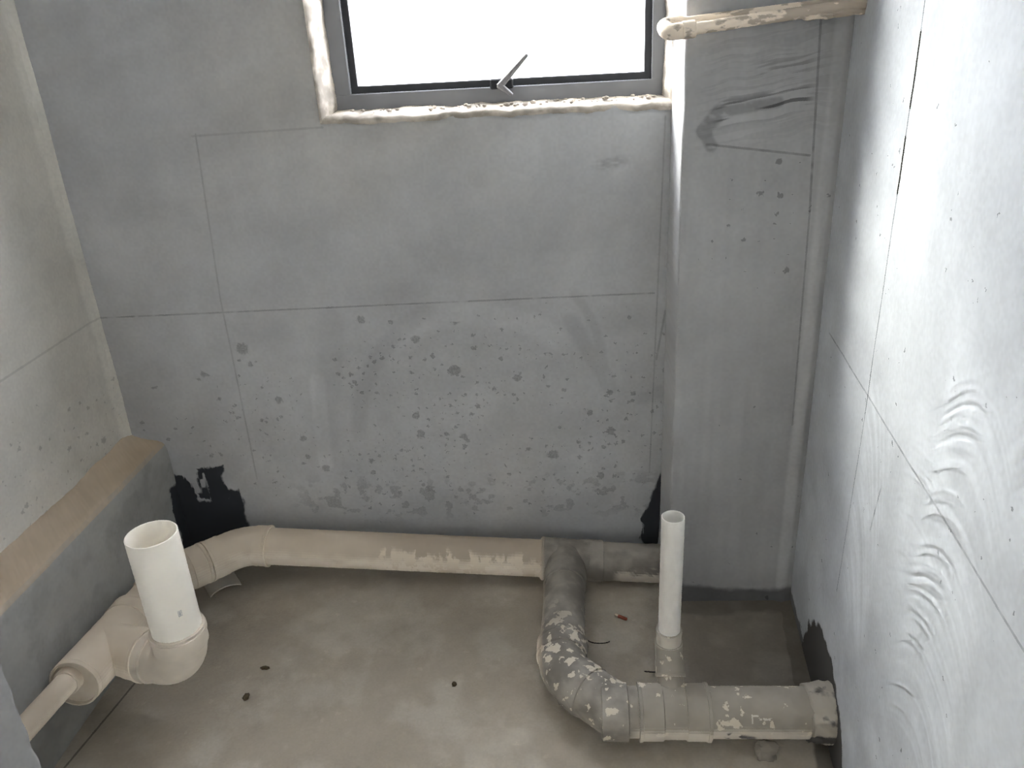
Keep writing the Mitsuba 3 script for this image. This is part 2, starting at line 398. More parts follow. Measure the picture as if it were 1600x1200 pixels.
def ledge_colour(p, n, uv):
    u, v = p.y, p.z
    g = plaster(u + p.x, v, 41.0)
    e = 0.03 * (fbm(u * 20, p.x * 20, 3.0, 3) - 0.5)
    dust = smoothstep(0.25, 0.7, n.z + e * 8)
    top = mix(mi.Color3f(0.40, 0.315, 0.225), mi.Color3f(0.50, 0.42, 0.33), fbm(u * 6, p.x * 12, 1.0, 3))
    stain = smoothstep(0.45, 0.75, fbm(u * 17, v * 17, 6.0, 3))
    front = mi.Color3f(0.330, 0.330, 0.315) * (1 - 0.15 * stain)
    f = 0.03 * (fbm(u * 45, v * 45, 5.0, 3) - 0.5)
    tar = smoothstep(-0.052, -0.044, u + f) * (1 - smoothstep(0.285, 0.30, v + f))
    return mix(mix(front, top, dust) * g, mi.Color3f(0.034, 0.037, 0.042), tar)


def ledge_bump(p, n, uv):
    return plaster_height(p.y, p.z + p.x, 41.0)


def pvc_colour(p, n, uv):
    """Cream PVC: settled dust on what faces up, and towards the right a skin of dried cement with chips of clean plastic."""
    x, y, z = p.x, p.y, p.z
    clean = mi.Color3f(0.72, 0.655, 0.56)
    dusty = mix(mi.Color3f(0.48, 0.405, 0.32), mi.Color3f(0.57, 0.495, 0.405), fbm(x * 12, y * 12, z * 12, 3))
    d = smoothstep(-0.30, 0.50, n.z + 0.5 * (fbm(x * 30, y * 30, z * 30, 3) - 0.5))
    col = mix(clean, dusty, d)
    # drips washed the dust off the middle of the long run
    run_ = fbm(x * 55, z * 22 + x * 4, 3.0, 4) * 0.75 + 0.25 * fbm(x * 120, z * 120, 5.0, 2)
    front = smoothstep(0.1, 0.5, -n.y + 0.4 * (fbm(x * 60, z * 9, 8.0, 2) - 0.5)) * (1 - smoothstep(0.45, 0.75, n.z + 0.5 * (fbm(x * 45, 1.0, 2.0, 3) - 0.5)))
    washed = smoothstep(0.47, 0.55, run_ - 0.35 * (1 - smoothstep(0.62, 0.85, x))) * front * (1 - smoothstep(1.20, 1.24, x)) * smoothstep(-0.3, -0.2, y)
    grime = smoothstep(0.62, 0.9, x) * smoothstep(-0.3, -0.2, y) * smoothstep(0.1, 0.5, n.z)
    col = mix(col, mi.Color3f(0.33, 0.275, 0.215), 0.75 * grime)
    col = mix(col, mi.Color3f(0.62, 0.545, 0.445), 0.85 * washed)
    cake = smoothstep(1.225, 1.245, x)
    cement = mix(mi.Color3f(0.160, 0.145, 0.125), mi.Color3f(0.290, 0.270, 0.238), smoothstep(0.25, 0.75, fbm(x * 18, y * 18, z * 18, 5)))
    side = smoothstep(1.42, 1.50, x) * smoothstep(-0.55, -0.65, y)
    cement = mix(cement, mi.Color3f(0.275, 0.250, 0.208), 0.7 * side)
    flake = fbm(x * 62, y * 62, z * 38, 4) + 0.30 * (fbm(x * 9, y * 9, z * 9, 2) - 0.5) - 0.05 * smoothstep(1.45, 1.5, x)
    flake = smoothstep(0.620, 0.655, flake) * smoothstep(-0.35, -0.5, y + 0.2 * (fbm(x * 10, y * 10, z * 10, 2) - 0.5))
    cement = mix(cement, mi.Color3f(0.55, 0.50, 0.415), 0.85 * flake)
    under = smoothstep(0.22, -0.12, n.z + 0.25 * (fbm(x * 30, y * 30, z * 30, 3) - 0.5)) * smoothstep(1.43, 1.46, x) * (1 - smoothstep(1.82, 1.84, x))
    cement = mix(cement, mi.Color3f(0.56, 0.52, 0.455), 0.8 * under)
    dark = line(x, z * 1.0, (1.655, 0.068), (1.70, 0.055), 0.018) * smoothstep(0.45, 0.6, fbm(x * 60, z * 60, 1.0, 2)) * smoothstep(-0.7, -0.72, y)
    cement = mix(cement, mi.Color3f(0.11, 0.105, 0.10), dark)
    # remains of a printed line on the front pipe
    ink = (line(x, z, (1.700, 0.120), (1.700, 0.106), 0.0022) + line(x, z, (1.700, 0.119), (1.712, 0.119), 0.002)
           + line(x, z, (1.715, 0.114), (1.742, 0.113), 0.003) * smoothstep(0.35, 0.5, noise(x * 420, z * 300))) * smoothstep(-0.72, -0.735, y)
    cement = mix(cement, mi.Color3f(0.66, 0.63, 0.57), dr.clip(ink, 0, 1) * 0.55)
    return mix(col, cement, cake)


def pvc_bump(p, n, uv):
    cake = smoothstep(1.225, 1.245, p.x)
    return 0.35 * fbm(p.x * 160, p.y * 160, p.z * 160, 2) + cake * 4.0 * fbm(p.x * 55, p.y * 55, p.z * 55, 4)


def white_colour(p, n, uv):
    g = 0.93 + 0.10 * fbm(p.x * 9, p.y * 9, p.z * 9, 3)
    grey = smoothstep(1.0, 1.2, p.x)
    return mix(mi.Color3f(0.87, 0.835, 0.765), mi.Color3f(0.66, 0.645, 0.61), grey) * g * (1 - 0.06 * grey * smoothstep(0.3, 0.8, fbm(p.x * 90, p.y * 90, p.z * 40, 3)))


def trap_colour(p, n, uv):
    d = smoothstep(-0.6, 0.6, n.z + 0.4 * (fbm(p.x * 25, p.y * 25, p.z * 25, 3) - 0.5))
    return mix(mi.Color3f(0.63, 0.575, 0.50), mi.Color3f(0.54, 0.48, 0.405), d) * (0.92 + 0.14 * fbm(p.x * 40, p.y * 40, p.z * 40, 2))


def water_colour(p, n, uv):
    f = smoothstep(0.46, 0.56, fbm(p.x * 45, p.y * 60, p.z * 60, 4) + 0.25 * smoothstep(1.7, 1.9, p.x) - 0.05)
    return mix(mi.Color3f(0.66, 0.575, 0.475), mi.Color3f(0.36, 0.31, 0.255), f)


def water_bump(p, n, uv):
    return 1.6 * fbm(p.x * 70, p.y * 70, p.z * 70, 3)


def mortar_colour(p, n, uv):
    return mix(mi.Color3f(0.07, 0.067, 0.063), mi.Color3f(0.31, 0.285, 0.245), smoothstep(0.40, 0.58, fbm(p.x * 30, p.y * 30, p.z * 30, 4) + 1.5 * (p.z - 0.075)))


def mortar_bump(p, n, uv):
    return 3.0 * fbm(p.x * 60, p.y * 60, p.z * 60, 4)


def reveal_colour(p, n, uv):
    return mix(mi.Color3f(0.50, 0.455, 0.395), mi.Color3f(0.27, 0.245, 0.21), smoothstep(0.35, 0.7, fbm(p.x * 26, p.y * 26, p.z * 26, 4)))


def frame_colour(p, n, uv):
    return mi.Color3f(0.150, 0.156, 0.166) * (0.85 + 0.3 * fbm(p.x * 8, p.y * 8, p.z * 8, 3))


def jamb_colour(p, n, uv):
    return mi.Color3f(0.25, 0.252, 0.25) * plaster(p.x + p.y, p.z, 51.0)


def jamb_bump(p, n, uv):
    return plaster_height(p.x + p.y, p.z, 51.0) + 1.2 * fbm(p.y * 60, p.x * 60, p.z * 60, 3)


P = mikit.proc
material('plaster_back', P(back_colour), back_bump, 0.001)
material('plaster_left', P(left_colour), left_bump, 0.001)
material('plaster_column', P(column_colour), column_bump, 0.001)
material('plaster_right', P(right_colour), right_bump, 0.001)
material('cement_floor', P(floor_colour), floor_bump, 0.001)
material('ledge_plaster', P(ledge_colour), ledge_bump, 0.001)
material('jamb_plaster', P(jamb_colour), jamb_bump, 0.001)
material('pvc_dusty', P(pvc_colour), pvc_bump, 0.0006, rough=0.75, spec=0.3)
material('pvc_trap', P(trap_colour), rough=0.6, spec=0.35)
material('pvc_white', P(white_colour), rough=0.45, spec=0.45)
material('water_pipe_skin', P(water_colour), water_bump, 0.0006, rough=0.7)
material('mortar', P(mortar_colour), mortar_bump, 0.001)
material('reveal_plaster', P(reveal_colour), mortar_bump, 0.0008)
material('frame_metal', P(frame_colour), rough=0.45, spec=0.5)
material('sash_metal', (0.035, 0.037, 0.041), rough=0.5)
material('rubber', (0.02, 0.021, 0.023), rough=0.6)
material('handle_metal', (0.20, 0.20, 0.205), rough=0.4)
material('print_grey', (0.42, 0.42, 0.42), rough=0.6)
material('ridge_plaster', (0.46, 0.447, 0.415), left_bump, 0.001)
material('plain_plaster', (0.80, 0.795, 0.77))
material('butt_red', (0.30, 0.085, 0.055))
material('butt_pale', (0.55, 0.47, 0.38))
material('shard_plastic', (0.56, 0.52, 0.46), rough=0.7)
material('lump_cement', (0.20, 0.182, 0.155), mortar_bump, 0.001)
material('dark_crumb', (0.07, 0.055, 0.035))
material('wire_dark', (0.06, 0.055, 0.05))
scene['pane_glass'] = {'type': 'thindielectric', 'int_ior': 1.5}

# ------------------------------------------------------------------ the room
RN = np.array([0.9948839, -0.10102485, 0.0])         # the right wall leans in towards the door
RT = np.array([0.10102485, 0.9948839, 0.0])
RO = RN * 1.9441338
Z = np.array([0, 0, 1.0])
TOP, FRONT = 2.65, -2.45
OPEN = (0.720, 1.596, 1.328, 2.30)                   # the window's opening: x0, x1, z0, z1
COLX, COLY = 1.585, -0.203


def near_corner(u, v):
    return 0.006 * np.exp(-((u + 0.012) / 0.014) ** 2) * (0.6 + 0.8 * meshkit.noise(np.stack([u * 3, v * 18, v * 0], -1), 3))


put('wall_back', slab((0, 0, 0), (1, 0, 0), Z, (0, -1, 0), -0.20, 2.2, -0.12, TOP, 0.016, 0.20, 1, 0.003, OPEN), 'plaster_back', 40, kind='structure', label='grey cement rendered back wall below and around the window, splattered with drops')
put('wall_left', slab((0, 0, 0), (0, 1, 0), Z, (1, 0, 0), FRONT, 0.0, -0.12, TOP, 0.02, 0.20, 2, 0.003, extra=near_corner), 'plaster_left', 40, kind='structure', label='warm grey plastered left wall above the ledge')
put('wall_right', slab(RO, RT, Z, -RN, FRONT - 0.1, 0.05, -0.12, TOP, 0.02, 0.20, 3, 0.003), 'plaster_right', 40, kind='structure', label='brightly lit right wall with trowel marks and pencil lines')
put('floor', slab((0, 0, 0), (1, 0, 0), (0, 1, 0), Z, -0.2, 2.2, FRONT, 0.2, 0.02, 0.12, 4, 0.002), 'cement_floor', 40, kind='structure', label='dusty bare cement floor')
put('ceiling', slab((0, 0, TOP), (1, 0, 0), (0, 1, 0), -Z, -0.2, 2.2, FRONT, 0.2, 0.1, 0.12, 5, 0.002), 'plain_plaster', 40, kind='structure', label='bare plastered ceiling')
put('wall_front', slab((0, FRONT, 0), (1, 0, 0), Z, (0, 1, 0), -0.2, 2.2, -0.12, TOP, 0.05, 0.15, 6, 0.002, (0.75, 1.60, -0.12, 2.1)), 'plain_plaster', 40, kind='structure', label='plastered wall with the doorway')


# unseen room added beyond the doorway; its left opening is sized for fill light
HX0, HY0 = -1.3, -4.2
put('wall_added_hall', slab((0, HY0, 0), (1, 0, 0), Z, (0, 1, 0), HX0, 2.6, -0.12, TOP, 0.06, 0.15, 7, 0.002), 'plain_plaster', 40, kind='structure', label='far wall of the unseen room added beyond the doorway')
put('wall_added_hall_right', slab((2.6, 0, 0), (0, 1, 0), Z, (-1, 0, 0), HY0, FRONT - 0.15, -0.12, TOP, 0.06, 0.15, 8, 0.002), 'plain_plaster', 40, kind='structure', label='side wall of the unseen room added beyond the doorway')
put('wall_added_hall_left', slab((HX0, 0, 0), (0, 1, 0), Z, (1, 0, 0), HY0, FRONT - 0.15, -0.12, TOP, 0.06, 0.15, 9, 0.002, (-4.0, -2.9, 1.1, 2.3)), 'plain_plaster', 40, kind='structure', label='wall with an opening sized for fill light in the room added beyond the doorway')
put('wall_added_hall_front', slab((0, FRONT - 0.15, 0), (1, 0, 0), Z, (0, -1, 0), HX0, -0.15, -0.12, TOP, 0.06, 0.15, 10, 0.002), 'plain_plaster', 40, kind='structure', label='wall beside the bathroom in the unseen room added beyond the doorway')
put('ceiling_added_hall', slab((0, 0, TOP), (1, 0, 0), (0, 1, 0), -Z, HX0, 2.6, HY0, FRONT, 0.1, 0.12, 12, 0.002), 'plain_plaster', 40, kind='structure', label='ceiling of the unseen room added beyond the doorway')
put('floor_added_hall', slab((0, 0, 0), (1, 0, 0), (0, 1, 0), Z, HX0, 2.6, HY0, FRONT, 0.06, 0.12, 13, 0.002), 'cement_floor', 40, kind='structure', label='cement floor of the unseen room added beyond the doorway')


# the boxed-in pipe shaft in the right-hand corner
def column_mesh():
    zs = np.linspace(-0.10, TOP, 170)
    xr = 2.05
    prof = [(COLX + 0.004, 0.02)] + [(COLX + 0.001, y) for y in np.linspace(-0.02, COLY + 0.012, 10)]
    prof += [(COLX + 0.008 * (1 - math.sin(a)), COLY + 0.008 * (1 - math.cos(a)) - 0.0) for a in np.linspace(0.3, 1.4, 4)]
    prof = prof[:11] + [(COLX + 0.0025, COLY + 0.004), (COLX + 0.007, COLY + 0.0006)]
    prof += [(x, COLY) for x in np.linspace(COLX + 0.02, xr, 34)]
    prof += [(xr, 0.02)]
    prof = np.array(prof)
    pr, zz = np.meshgrid(np.arange(len(prof)), zs, indexing='ij')
    x, y = prof[pr, 0], prof[pr, 1]
    q = np.stack([x, y, zz], -1)
    edge = np.exp(-((x - COLX) / 0.02) ** 2 - ((y - COLY) / 0.02) ** 2)
    # the arris wavers a little and its foot spreads
    x = x + edge * 0.003 * 2 * (meshkit.fbm(np.stack([zz * 9, zz * 0, zz * 0], -1), 3, 4) - 0.5) - (0.012 * np.exp(-np.maximum(zz, 0) / 0.05)) * (y > COLY + 0.005)
    front = (abs(y - COLY) < 1e-6)
    y = y + front * (0.005 * (meshkit.fbm(q * 2.5, 3, 9) - 0.5) - 0.012 * np.exp(-np.maximum(zz, 0) / 0.03))
    y = y - front * 0.007 * np.exp(-((x - 1.905 - 0.01 * np.sin(zz * 3)) / 0.012) ** 2) * (0.5 + meshkit.noise(np.stack([zz * 14, zz * 0, zz * 0], -1), 5))
    a, b = pr.shape
    idx = np.arange(a * b).reshape(a, b)
    i, j, k, l = idx[:-1, :-1].ravel(), idx[1:, :-1].ravel(), idx[1:, 1:].ravel(), idx[:-1, 1:].ravel()
    return trimesh.Trimesh(np.stack([x, y, zz], -1).reshape(-1, 3), np.vstack([np.stack([i, j, k], 1), np.stack([i, k, l], 1)]), process=False)


put('wall_column', column_mesh(), 'plaster_column', 40, kind='structure', label='boxed-in pipe shaft of grey plaster between window and right wall')


# the plastered partition whose end shows at the lower left
def partition_mesh():
    x1, y0, y1 = 0.384, -1.24, -1.10
    zs = np.linspace(-0.05, TOP, 200)
    prof = [(-0.05, y1)] + [(x, y1) for x in np.linspace(0.1, x1 - 0.01, 6)] + [(x1 - 0.003, y1 - 0.001), (x1, y1 - 0.004)] + \
           [(x1, y) for y in np.linspace(y1 - 0.012, y0 + 0.012, 10)] + [(x1, y0 + 0.004), (x1 - 0.003, y0)] + [(x, y0) for x in np.linspace(x1 - 0.01, -0.05, 8)]
    prof = np.array(prof)[::-1]
    pr, zz = np.meshgrid(np.arange(len(prof)), zs, indexing='ij')
    x, y = prof[pr, 0], prof[pr, 1]
    q = np.stack([x, y, zz], -1)
    m = (x > 0.3)
    x = x + m * 0.007 * (meshkit.fbm(q * [10, 30, 28], 4, 4) - 0.5)
    y = y + m * (y > -1.12) * 0.008 * (meshkit.fbm(q * [10, 10, 40], 3, 8) - 0.5)
    a, b = pr.shape
    idx = np.arange(a * b).reshape(a, b)
    i, j, k, l = idx[:-1, :-1].ravel(), idx[1:, :-1].ravel(), idx[1:, 1:].ravel(), idx[:-1, 1:].ravel()
    return trimesh.Trimesh(np.stack([x, y, zz], -1).reshape(-1, 3), np.vstack([np.stack([i, j, k], 1), np.stack([i, k, l], 1)]), process=False)


put('wall_partition', partition_mesh(), 'jamb_plaster', 40, kind='structure', label='end of a plastered partition at the lower left')


# excess plaster pressed into the corner of left and back wall
def corner_ridge():
    zs = np.linspace(0.40, TOP, 240)
    rows = []
    for k, z in enumerate(zs):
        w = 0.014 + 0.012 * (meshkit.fbm(np.array([[z * 7, 0.3, 0]]), 3, 2)[0] - 0.5) + 0.006 * (meshkit.noise(np.array([[z * 60, 0, 0]]), 3)[0] - 0.5)
        h = 0.009 + 0.004 * (meshkit.fbm(np.array([[z * 11, 3.3, 0]]), 3, 7)[0] - 0.5)
        rows.append([(-0.004, -w - 0.030, z), (h * 0.45, -w - 0.004, z), (h * 0.85, -w * 0.55, z), (h * 1.05, -w * 0.2, z), (h * 1.2, 0.006, z)])
    v = np.array(rows)
    n, m = v.shape[:2]
    idx = np.arange(n * m).reshape(n, m)
    i, j, k, l = idx[:-1, :-1].ravel(), idx[1:, :-1].ravel(), idx[1:, 1:].ravel(), idx[:-1, 1:].ravel()
    return trimesh.Trimesh(v.reshape(-1, 3), np.vstack([np.stack([i, k, j], 1), np.stack([i, l, k], 1)]), process=False)


put('wall_left__plaster_ridge', corner_ridge(), 'plaster_left', 50, label='pale ridge of plaster down the corner')


# the window: ragged plastered reveal, sill with crumbs, grey frame, opening sash
def sill_mesh():
    x0, x1, z0 = OPEN[0] - 0.002, OPEN[1] + 0.004, OPEN[2]
    xs = np.linspace(x0, x1, 130)
    prof = [(-0.004, -0.010), (-0.006, -0.003), (-0.004, 0.003), (0.003, 0.008), (0.02, 0.011), (0.05, 0.013), (0.085, 0.016), (0.11, 0.018), (0.195, 0.0)]
    v = np.empty((len(xs), len(prof), 3))
    for i, x in enumerate(xs):
        for j, (y, z) in enumerate(prof):
            n1, n2 = meshkit.fbm(np.array([[x * 22, y * 40, 1.0], [x * 26, y * 40, 5.0]]), 3, 3)
            k = 1.0 if j < 8 else 0
            v[i, j] = (x, y + 0.018 * (n1 - 0.5) * (j < 4), z0 + z + 0.013 * (n2 - 0.5) * k)
    n, m = v.shape[:2]
    idx = np.arange(n * m).reshape(n, m)
    i, j, k, l = idx[:-1, :-1].ravel(), idx[1:, :-1].ravel(), idx[1:, 1:].ravel(), idx[:-1, 1:].ravel()
    return trimesh.Trimesh(v.reshape(-1, 3), np.vstack([np.stack([i, j, k], 1), np.stack([i, k, l], 1)]), process=False)


def side_reveal(x, sgn):
    zs = np.linspace(OPEN[2] - 0.004, OPEN[3], 120)
    prof = [(-0.003, -0.007), (0.001, -0.006), (0.006, -0.002), (0.010, 0.010), (0.016, 0.05), (0.020, 0.09), (0.022, 0.11)]
    v = np.empty((len(zs), len(prof), 3))
    for i, z in enumerate(zs):
        for j, (d, y) in enumerate(prof):
            n1 = meshkit.fbm(np.array([[z * 32, y * 40, 2.0 + x]]), 4, 8)[0]
            v[i, j] = (x + sgn * (d + 0.020 * (n1 - 0.5) * (j > 0)), y, z)
    n, m = v.shape[:2]
    idx = np.arange(n * m).reshape(n, m)
    i, j, k, l = idx[:-1, :-1].ravel(), idx[1:, :-1].ravel(), idx[1:, 1:].ravel(), idx[:-1, 1:].ravel()
    return trimesh.Trimesh(v.reshape(-1, 3), np.vstack([np.stack([i, j, k], 1), np.stack([i, k, l], 1)]), process=False)


def ring_frame(x0, x1, z0, z1, w, y0, y1, r=0.002):
    """Four mitred-looking bars joined to one rectangular frame."""
    return trimesh.util.concatenate([rounded_box((x0, y0, z0), (x1, y1, z0 + w), r), rounded_box((x0, y0, z1 - w), (x1, y1, z1), r),
                                     rounded_box((x0, y0, z0 + w - 0.003), (x0 + w, y1, z1 - w + 0.003), r), rounded_box((x1 - w, y0, z0 + w - 0.003), (x1, y1, z1 - w + 0.003), r)])


FX0, FX1, FZ0, FZ1 = 0.736, 1.592, 1.338, 2.29
labels['window_1'] = {'kind': 'structure', 'label': 'window with grey metal frame in the back wall'}
put('window_1__sill', sill_mesh(), 'reveal_plaster', 50, label='rough cement sill')
put('window_1__reveal', side_reveal(OPEN[0], 1), 'reveal_plaster', 50, label='cream plastered side of the opening')
put('window_1__reveal_001', side_reveal(OPEN[1], -1), 'reveal_plaster', 50, label='cream plastered side of the opening')
put('window_1__frame', ring_frame(FX0, FX1, FZ0, FZ1, 0.045, 0.088, 0.150), 'frame_metal', label='fixed grey metal frame')
put('window_1__sash', ring_frame(FX0 + 0.043, FX1 - 0.043, FZ0 + 0.043, FZ1 - 0.043, 0.019, 0.100, 0.140, 0.0015), 'sash_metal', label='dark inner sash edge')
pane = rounded_box((FX0 + 0.05, 0.118, FZ0 + 0.05), (FX1 - 0.05, 0.122, FZ1 - 0.05), 0.0005)
pane = trimesh.Trimesh([(FX0 + 0.05, 0.12, FZ0 + 0.05), (FX1 - 0.05, 0.12, FZ0 + 0.05), (FX1 - 0.05, 0.12, FZ1 - 0.05), (FX0 + 0.05, 0.12, FZ1 - 0.05)], [[0, 1, 2], [0, 2, 3]], process=False)
put('window_1__pane', pane, 'pane_glass', label='clear glass pane')
put('window_1__handle', rounded_box((1.142, 0.070, 1.378), (1.200, 0.092, 1.402), 0.003), 'rubber', label='dark handle base')
lever = trimesh.convex.convex_hull(np.vstack([rounded_box((1.160, 0.052, 1.378), (1.176, 0.072, 1.394), 0.004).vertices, rounded_box((1.232, 0.045, 1.448), (1.242, 0.057, 1.458), 0.003).vertices]))
tail = trimesh.convex.convex_hull(np.vstack([rounded_box((1.160, 0.050, 1.380), (1.176, 0.070, 1.394), 0.004).vertices, rounded_box((1.190, 0.048, 1.362), (1.200, 0.064, 1.370), 0.003).vertices]))
put('window_1__handle__lever', trimesh.util.concatenate([lever, tail]), 'handle_metal', label='grey lever')
# the outer sill and reveal beyond the glass
put('window_1__outer_sill', rounded_box((0.70, 0.152, 1.27), (1.62, 0.42, 1.386), 0.006), 'reveal_plaster', label='pale outer sill')


# ------------------------------------------------------------------ the ledge along the left wall
def ledge_mesh():
    ys = np.linspace(-1.12, 0.004, 160)
    prof = [(0.106, -0.02), (0.105, 0.10), (0.103, 0.20), (0.104, 0.30), (0.105, 0.37), (0.104, 0.405), (0.101, 0.424), (0.094, 0.435), (0.082, 0.441), (0.060, 0.444), (0.035, 0.449), (0.012, 0.456), (-0.006, 0.468), (-0.006, -0.02), (0.116, -0.02)]
    v = np.empty((len(ys), len(prof), 3))
    for i, y in enumerate(ys):
        for j, (x, z) in enumerate(prof):
            a = meshkit.fbm(np.array([[y * 6, z * 6, x * 9], [y * 15, z * 15, 3.0]]), 3, 12)
            v[i, j] = (x + 0.010 * (a[0] - 0.5) + 0.004 * (a[1] - 0.5), y, z + (0.008 * (a[0] - 0.5) + 0.006 * (a[1] - 0.5)) * (j > 4))
    n, m = v.shape[:2]
    idx = np.arange(n * m).reshape(n, m)
    i, j, k, l = idx[:-1, :-1].ravel(), idx[1:, :-1].ravel(), idx[1:, 1:].ravel(), idx[:-1, 1:].ravel()
    return trimesh.Trimesh(v.reshape(-1, 3), np.vstack([np.stack([i, j, k], 1), np.stack([i, k, l], 1)]), process=False)


put('cement_ledge', ledge_mesh(), 'ledge_plaster', 60, label='low cement ledge with a brown dusty top along the left wall', category='ledge')

# ------------------------------------------------------------------ the drain: one glued system of PVC pipes and fittings
D = 'drain_pipe'
labels[D] = {'label': 'cream and cement-caked PVC drain pipework running around the floor along the walls', 'category': 'drain pipe'}
R, S = 0.055, 0.0595                                  # a 110 mm pipe and its sockets


def part(name, mesh, bsdf='pvc_dusty', smooth=35, label=None, under=D):
    key, k = f'{under}__{name}', 0
    while key in scene:
        k += 1
        key = f'{under}__{name}_{k:03d}'
    put(key, mesh, bsdf, smooth, **({'label': label} if label else {}))
    return key


def V(*a):
    return np.array(a, float)


def unit(a):
    return a / np.linalg.norm(a)


# axis points
RUN = lambda x: V(x, -0.108, 0.131 - 0.0665 * (x - 0.39))          # the run along the back wall
LEFT = lambda y: V(0.172, y, 0.140 - 0.115 * (y + 0.28))           # the run along the ledge
c1, c2 = RUN(0.335), LEFT(-0.275)
leg = unit(c2 - c1)
xdir, ydir = unit(RUN(1) - RUN(0)), unit(LEFT(-1) - LEFT(0))


def elbow(a, corner, b, r, bend, lump=0, seed=0):
    """A bend from a over the corner to b, the middle a little slimmer than the sockets added at both ends."""
    return loft(dense(fillet([a, corner, b], bend, 12), 0.01), r, 48, lump, seed)


# first 45 degree bend on the back wall side, second on the ledge side
e1 = part('elbow', elbow(c1 + xdir * 0.075, c1, c1 + leg * 0.120, S - 0.001, 0.11), label='dusty cream bend at the back left corner')
part('collar', sleeve(c1 + xdir * 0.035, c1 + xdir * 0.078, S + 0.001, 0.002), under=e1)
part('collar', sleeve(c1 + leg * 0.070, c1 + leg * 0.121, S + 0.001, 0.0015), under=e1)
e2 = part('elbow', elbow(c2 - leg * 0.118, c2, c2 + ydir * 0.075, S - 0.001, 0.11))
part('collar', sleeve(c2 - leg * 0.060, c2 - leg * 0.110, S + 0.001, 0.0015), under=e2)
part('collar', sleeve(c2 + ydir * 0.035, c2 + ydir * 0.078, S + 0.001, 0.0015), under=e2)
part('pipe', run(RUN(0.38), RUN(1.245), R), label='long dusty pipe along the back wall with drip marks')
part('pipe', run(LEFT(-0.33), LEFT(-0.55), R), label='dusty pipe along the foot of the ledge')

# the wye on the ledge side, its reducer and the thin pipe that enters it
wy = LEFT(-0.585)
out = unit(V(0.405, -0.652, 0.180) - wy)
wye = part('tee', trimesh.util.concatenate([loft(*profile(LEFT(-0.462), LEFT(-0.715), [(0, S - .002), (.0015, S + .001), (.02, S + .001), (.16, S), (.254, S)])),
                                            run(wy, wy + out * 0.115, S + 0.0005)]), label='dusty cream tee beside the ledge')
part('collar', sleeve(LEFT(-0.500), LEFT(-0.455), S + 0.0035, 0.0015), under=wye)
part('collar', sleeve(wy + out * 0.085, wy + out * 0.128, S + 0.0025, 0.0025), under=wye)
yend = LEFT(-0.715)


def reducer():
    d = unit(LEFT(-0.8) - LEFT(-0.7))
    off = V(-0.010, 0, 0.012)
    cup = loft(*profile(yend - d * 0.004, yend + d * 0.012, [(0, S - 0.002), (0.004, S - 0.0005), (0.0145, S - 0.0005), (0.016, S - 0.0015), (0.016, S - 0.005), (0.008, S - 0.0065), (0.008, 0.001)]))
    return trimesh.util.concatenate([cup, loft(*profile(yend + off, yend + off + d * 0.022, [(0, 0.031), (0.020, 0.031), (0.022, 0.0295)]))])


part('reducer', reducer(), 'pvc_dusty', label='flat reducing plug in the end of the tee')
d_ = unit(LEFT(-0.8) - LEFT(-0.7))
part('pipe', run(yend + V(-0.010, 0, 0.012), LEFT(-1.14) + V(-0.010, 0, 0.012), 0.026), 'pvc_dusty', label='thin cream pipe entering the reducing plug')

# the trap bend and the tall white pipe
RB = V(0.405, -0.652, 0.180)
trap = part('elbow', loft(dense(fillet([wy + out * 0.118, RB, RB + Z * 0.112], 0.075, 16), 0.008), 0.0570, 56), 'pvc_trap', 40, label='pale cream bend turning up to the white pipe')
part('collar', sleeve(RB + Z * 0.064, RB + Z * 0.114, 0.0612, 0.0), 'pvc_trap', under=trap)
part('collar', sleeve(RB + Z * 0.094, RB + Z * 0.106, 0.0636, 0.0), 'pvc_trap', under=trap)
part('collar', sleeve(wy + out * 0.150, wy + out * 0.116, 0.0615, 0.0012), 'pvc_trap', under=trap)
tall = part('pipe', open_pipe(RB + Z * 0.085, V(0.405, -0.652, 0.548), R, 0.0032), 'pvc_white', 40, label='wide clean white upright pipe with open top')


def print_patch():
    """The small printed square on the tall pipe, following its curve: a thin frame with a bar inside."""
    c = V(0.405, -0.652, 0)
    a0, z0 = math.radians(-43), 0.362
    boxes = [(-0.0042, 0.0042, 0.0075, 0.0062), (-0.0042, 0.0042, -0.0075, -0.0062), (-0.0042, -0.0031, -0.0075, 0.0075), (0.0031, 0.0042, -0.0075, 0.0075), (-0.0018, 0.0018, -0.0045, 0.0045)]
    out_ = []
    for s0, s1, h0, h1 in boxes:
        h0, h1 = sorted((h0, h1))
        v, f = [], []
        for k in range(5):
            a = a0 + (s0 + (s1 - s0) * k / 4) / R
            for z in (h0, h1):
                for r in (R - 0.0002, R + 0.0003):
                    v.append(c + V(math.cos(a) * r, math.sin(a) * r, z0 + z))
        out_.append(trimesh.convex.convex_hull(np.array(v)))
    return trimesh.util.concatenate(out_)


part('print_mark', print_patch(), 'print_grey', False, label='small grey printed square', under=tall)

